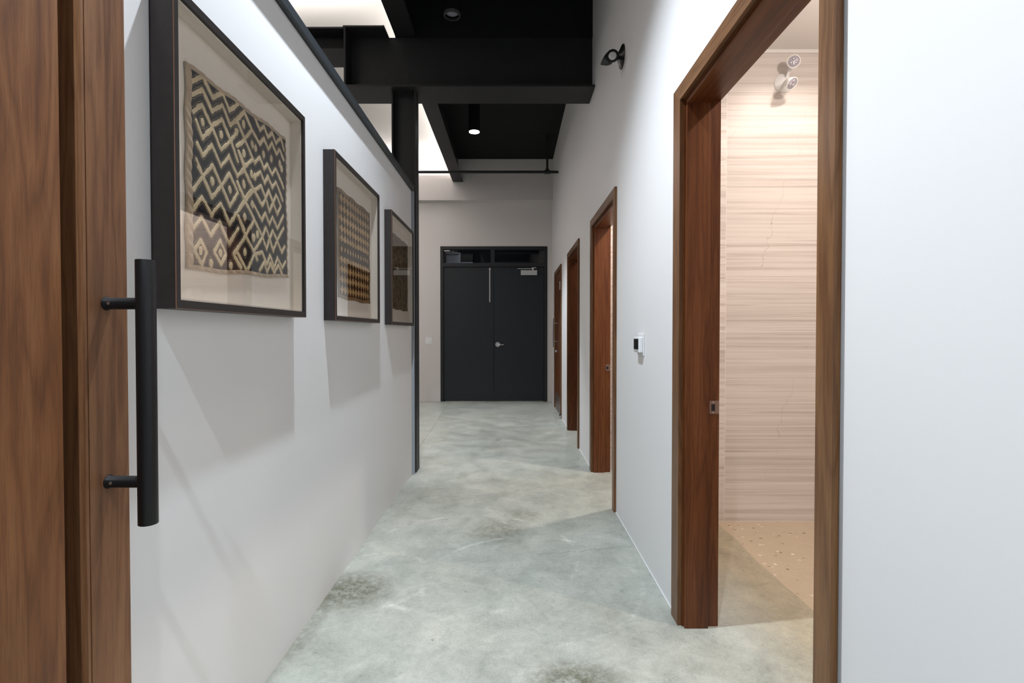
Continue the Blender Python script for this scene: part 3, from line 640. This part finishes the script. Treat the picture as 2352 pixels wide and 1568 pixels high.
def cloth(parent, corners, res, colour_fn, name='textile', xs=-.8722, thick=.004):
    """corners: bottom-left, bottom-right, top-right, top-left as (y, z); colour_fn(Y, Z, U, V) -> rgb arrays, height"""
    (bl, br, tr, tl) = corners
    nu = int(max(br[0] - bl[0], tr[0] - tl[0]) / res); nv = int((tl[1] - bl[1]) / res)
    U, V = np.meshgrid(np.linspace(0, 1, nu), np.linspace(0, 1, nv))
    Y = (bl[0] * (1 - U) + br[0] * U) * (1 - V) + (tl[0] * (1 - U) + tr[0] * U) * V
    Z = (bl[1] * (1 - U) + br[1] * U) * (1 - V) + (tl[1] * (1 - U) + tr[1] * U) * V
    # slightly wavy hem
    Z = Z + .003 * np.sin(U * 19) * V + .003 * np.sin(U * 14 + 1) * (1 - V)
    Y = Y + .0025 * np.sin(V * 23) * (1 - U) + .002 * np.sin(V * 17 + 2) * U
    C, Hh = colour_fn(Y, Z, U, V)
    wav = .0018 * np.sin(U * 11 + V * 5) * np.sin(V * 9)
    X = xs + Hh + wav
    L = wloc(parent)
    P = np.stack([X - L.x, Y - L.y, Z - L.z], -1).reshape(-1, 3)
    idx = np.arange(nu * nv).reshape(nv, nu)
    q = np.stack([idx[:-1, :-1], idx[:-1, 1:], idx[1:, 1:], idx[1:, :-1]], -1).reshape(-1, 4)
    per = np.concatenate([idx[0, :-1], idx[:-1, -1], idx[-1, :0:-1], idx[:0:-1, 0]])
    nb = len(per); P2 = P[per].copy(); P2[:, 0] = (xs - thick) - L.x
    base = nu * nv; a = np.arange(nb); a2 = (a + 1) % nb
    side = np.stack([per[a], base + a, base + a2, per[a2]], -1)
    F = np.concatenate([q, side]); PP = np.concatenate([P, P2])
    me = bpy.data.meshes.new(name)
    me.vertices.add(len(PP)); me.vertices.foreach_set('co', PP.ravel().astype(np.float32))
    me.loops.add(F.size); me.loops.foreach_set('vertex_index', F.ravel().astype(np.int32))
    me.polygons.add(len(F)); me.polygons.foreach_set('loop_start', (np.arange(len(F)) * 4).astype(np.int32))
    me.update(calc_edges=True)
    cc = C.reshape(-1, 3); cc = np.concatenate([cc, cc[per]])
    at = me.color_attributes.new('weave', 'FLOAT_COLOR', 'POINT')
    at.data.foreach_set('color', np.concatenate([cc, np.ones((len(cc), 1))], 1).ravel().astype(np.float32))
    me.materials.append(M['cloth'])
    me.polygons.foreach_set('use_smooth', np.ones(len(F), dtype=bool))
    o = bpy.data.objects.new(name, me); COL.objects.link(o); o.parent = parent
    return o

def smooth_noise(Y, Z, s, seed):
    r = np.random.RandomState(seed); out = np.zeros_like(Y)
    for k in range(10):
        a, b = r.uniform(-1, 1, 2) * s * (1 + k * .35); ph = r.uniform(0, 6.28)
        out += np.sin(Y * a + Z * b + ph)
    return out / 4.5

def kuba(Y, Z, U, V):
    Yw = Y + .0016 * smooth_noise(Y, Z, 90, 1); Zw = Z + .0016 * smooth_noise(Y, Z, 90, 2)
    D = np.full(Y.shape, 9.0)
    for pl in KUBA_LINES:
        for (p, q) in zip(pl, pl[1:]):
            ax, az = p; dx, dz = q[0] - ax, q[1] - az; L2 = dx * dx + dz * dz + 1e-9
            t = np.clip(((Yw - ax) * dx + (Zw - az) * dz) / L2, 0, 1)
            D = np.minimum(D, np.hypot(Yw - ax - t * dx, Zw - az - t * dz))
    for (ay, az) in KUBA_DOTS:
        D = np.minimum(D, np.hypot(Yw - ay, (Zw - az) * .75) - .0035)
    hem = np.minimum.reduce([U * .60 - .012, (1 - U) * .60 + .004, V * .54, (1 - V) * .54]) - .011
    hw = .0066 + .0009 * smooth_noise(Y, Z, 60, 5)
    tan = (D < hw) | (hem < 0)
    line = (D > hw + .0030) & (D < hw + .0046) & ~tan
    n = smooth_noise(Y, Z, 40, 9)[..., None] * .10
    cd = np.array([.013, .015, .020]); ct = np.array([.60, .48, .30]); cl = np.array([.24, .19, .12])
    ch = np.array([.42, .32, .22])
    C = np.where(tan[..., None], ct * (1 + n), cd * (1 + n * 2))
    C = np.where(line[..., None], cl, C)
    C = np.where((hem < 0)[..., None], ch * (1 + n), C)
    Hh = np.where(tan, .0022 * np.sqrt(np.clip(1 - (D / hw) ** 2, 0.1, 1)), 0.0)
    Hh = np.where(hem < 0, .002 + .0012 * np.sin(V * 110 + U * 90), Hh)
    return C, Hh

def diamonds(Y, Z, U, V):
    Yw = Y + .002 * smooth_noise(Y, Z, 60, 3); Zw = Z + .002 * smooth_noise(Y, Z, 60, 4)
    a = Yw / .0475; b = Zw / .052
    p = np.floor(a + b); q = np.floor(a - b)
    k = (p + q) % 2
    # harlequin: dark diamonds in alternate rows, with one bolder row
    u = a - np.round(a); v = b - np.round(b)
    d = np.abs(u) + np.abs(v)
    rowdark = np.abs(Z - 1.69) < .038
    dark = (d < .50) | (rowdark & (d < .68))
    hem = np.minimum.reduce([U * .57, (1 - U) * .57, V * .55, (1 - V) * .55]) - .016
    cd = np.array([.020, .011, .006]); ct = np.array([.42, .26, .11])
    n = smooth_noise(Y, Z, 40, 8)[..., None] * .16
    C = np.where(dark[..., None], cd * (1 + n), ct * (1 + n))
    C = np.where((hem < 0)[..., None], np.array([.20, .12, .055]) * (1 + n), C)
    return C, np.where(dark, 0.0, .0014)

def marks(Y, Z, U, V):
    Yw = Y + .002 * smooth_noise(Y, Z, 60, 13); Zw = Z + .002 * smooth_noise(Y, Z, 60, 14)
    r = np.random.RandomState(4)
    C = np.zeros(Y.shape + (3,)) + np.array([.15, .105, .055])
    C *= (1 + smooth_noise(Y, Z, 60, 11)[..., None] * .18)
    str_ = np.sin((Yw * 1.0 + Zw * .9) * 420) * np.sin((Yw - Zw * .4) * 90)
    C *= (1 + .22 * str_[..., None])
    dk = np.zeros(Y.shape, bool)
    for i in range(12):
        for j in range(11):
            cy = 3.79 + i * .045 + r.uniform(-.012, .012); cz = 1.46 + j * .052 + (i % 2) * .026 + r.uniform(-.012, .012)
            if r.rand() < .30: continue
            s = r.uniform(.7, 1.25)
            dk |= (np.abs(Yw - cy) / (.013 * s) + np.abs(Zw - cz) / (.021 * s)) < 1
    C = np.where(dk[..., None], np.array([.018, .012, .008]), C)
    return C, np.where(dk, 0.0, .0012)

f1 = shadow_box(1.270, 2.073, 1.323, 2.125, .061, 'largest-looking framed textile, bold black and tan zigzag diamonds, nearest the walnut door')
cloth(f1, [(1.382, 1.432), (2.004, 1.474), (1.990, 2.012), (1.386, 1.988)], .0015, kuba)
f2 = shadow_box(2.430, 3.246, 1.320, 2.124, .057, 'middle framed textile on left wall, small dark and tan diamond checks')
cloth(f2, [(2.588, 1.438), (3.158, 1.436), (3.160, 1.992), (2.584, 1.990)], .0028, diamonds)
f3 = shadow_box(3.592, 4.398, 1.316, 2.118, .052, 'farthest framed textile on left wall beside the black column, small dark marks')
cloth(f3, [(3.770, 1.436), (4.295, 1.434), (4.300, 1.990), (3.775, 1.990)], .0035, marks)
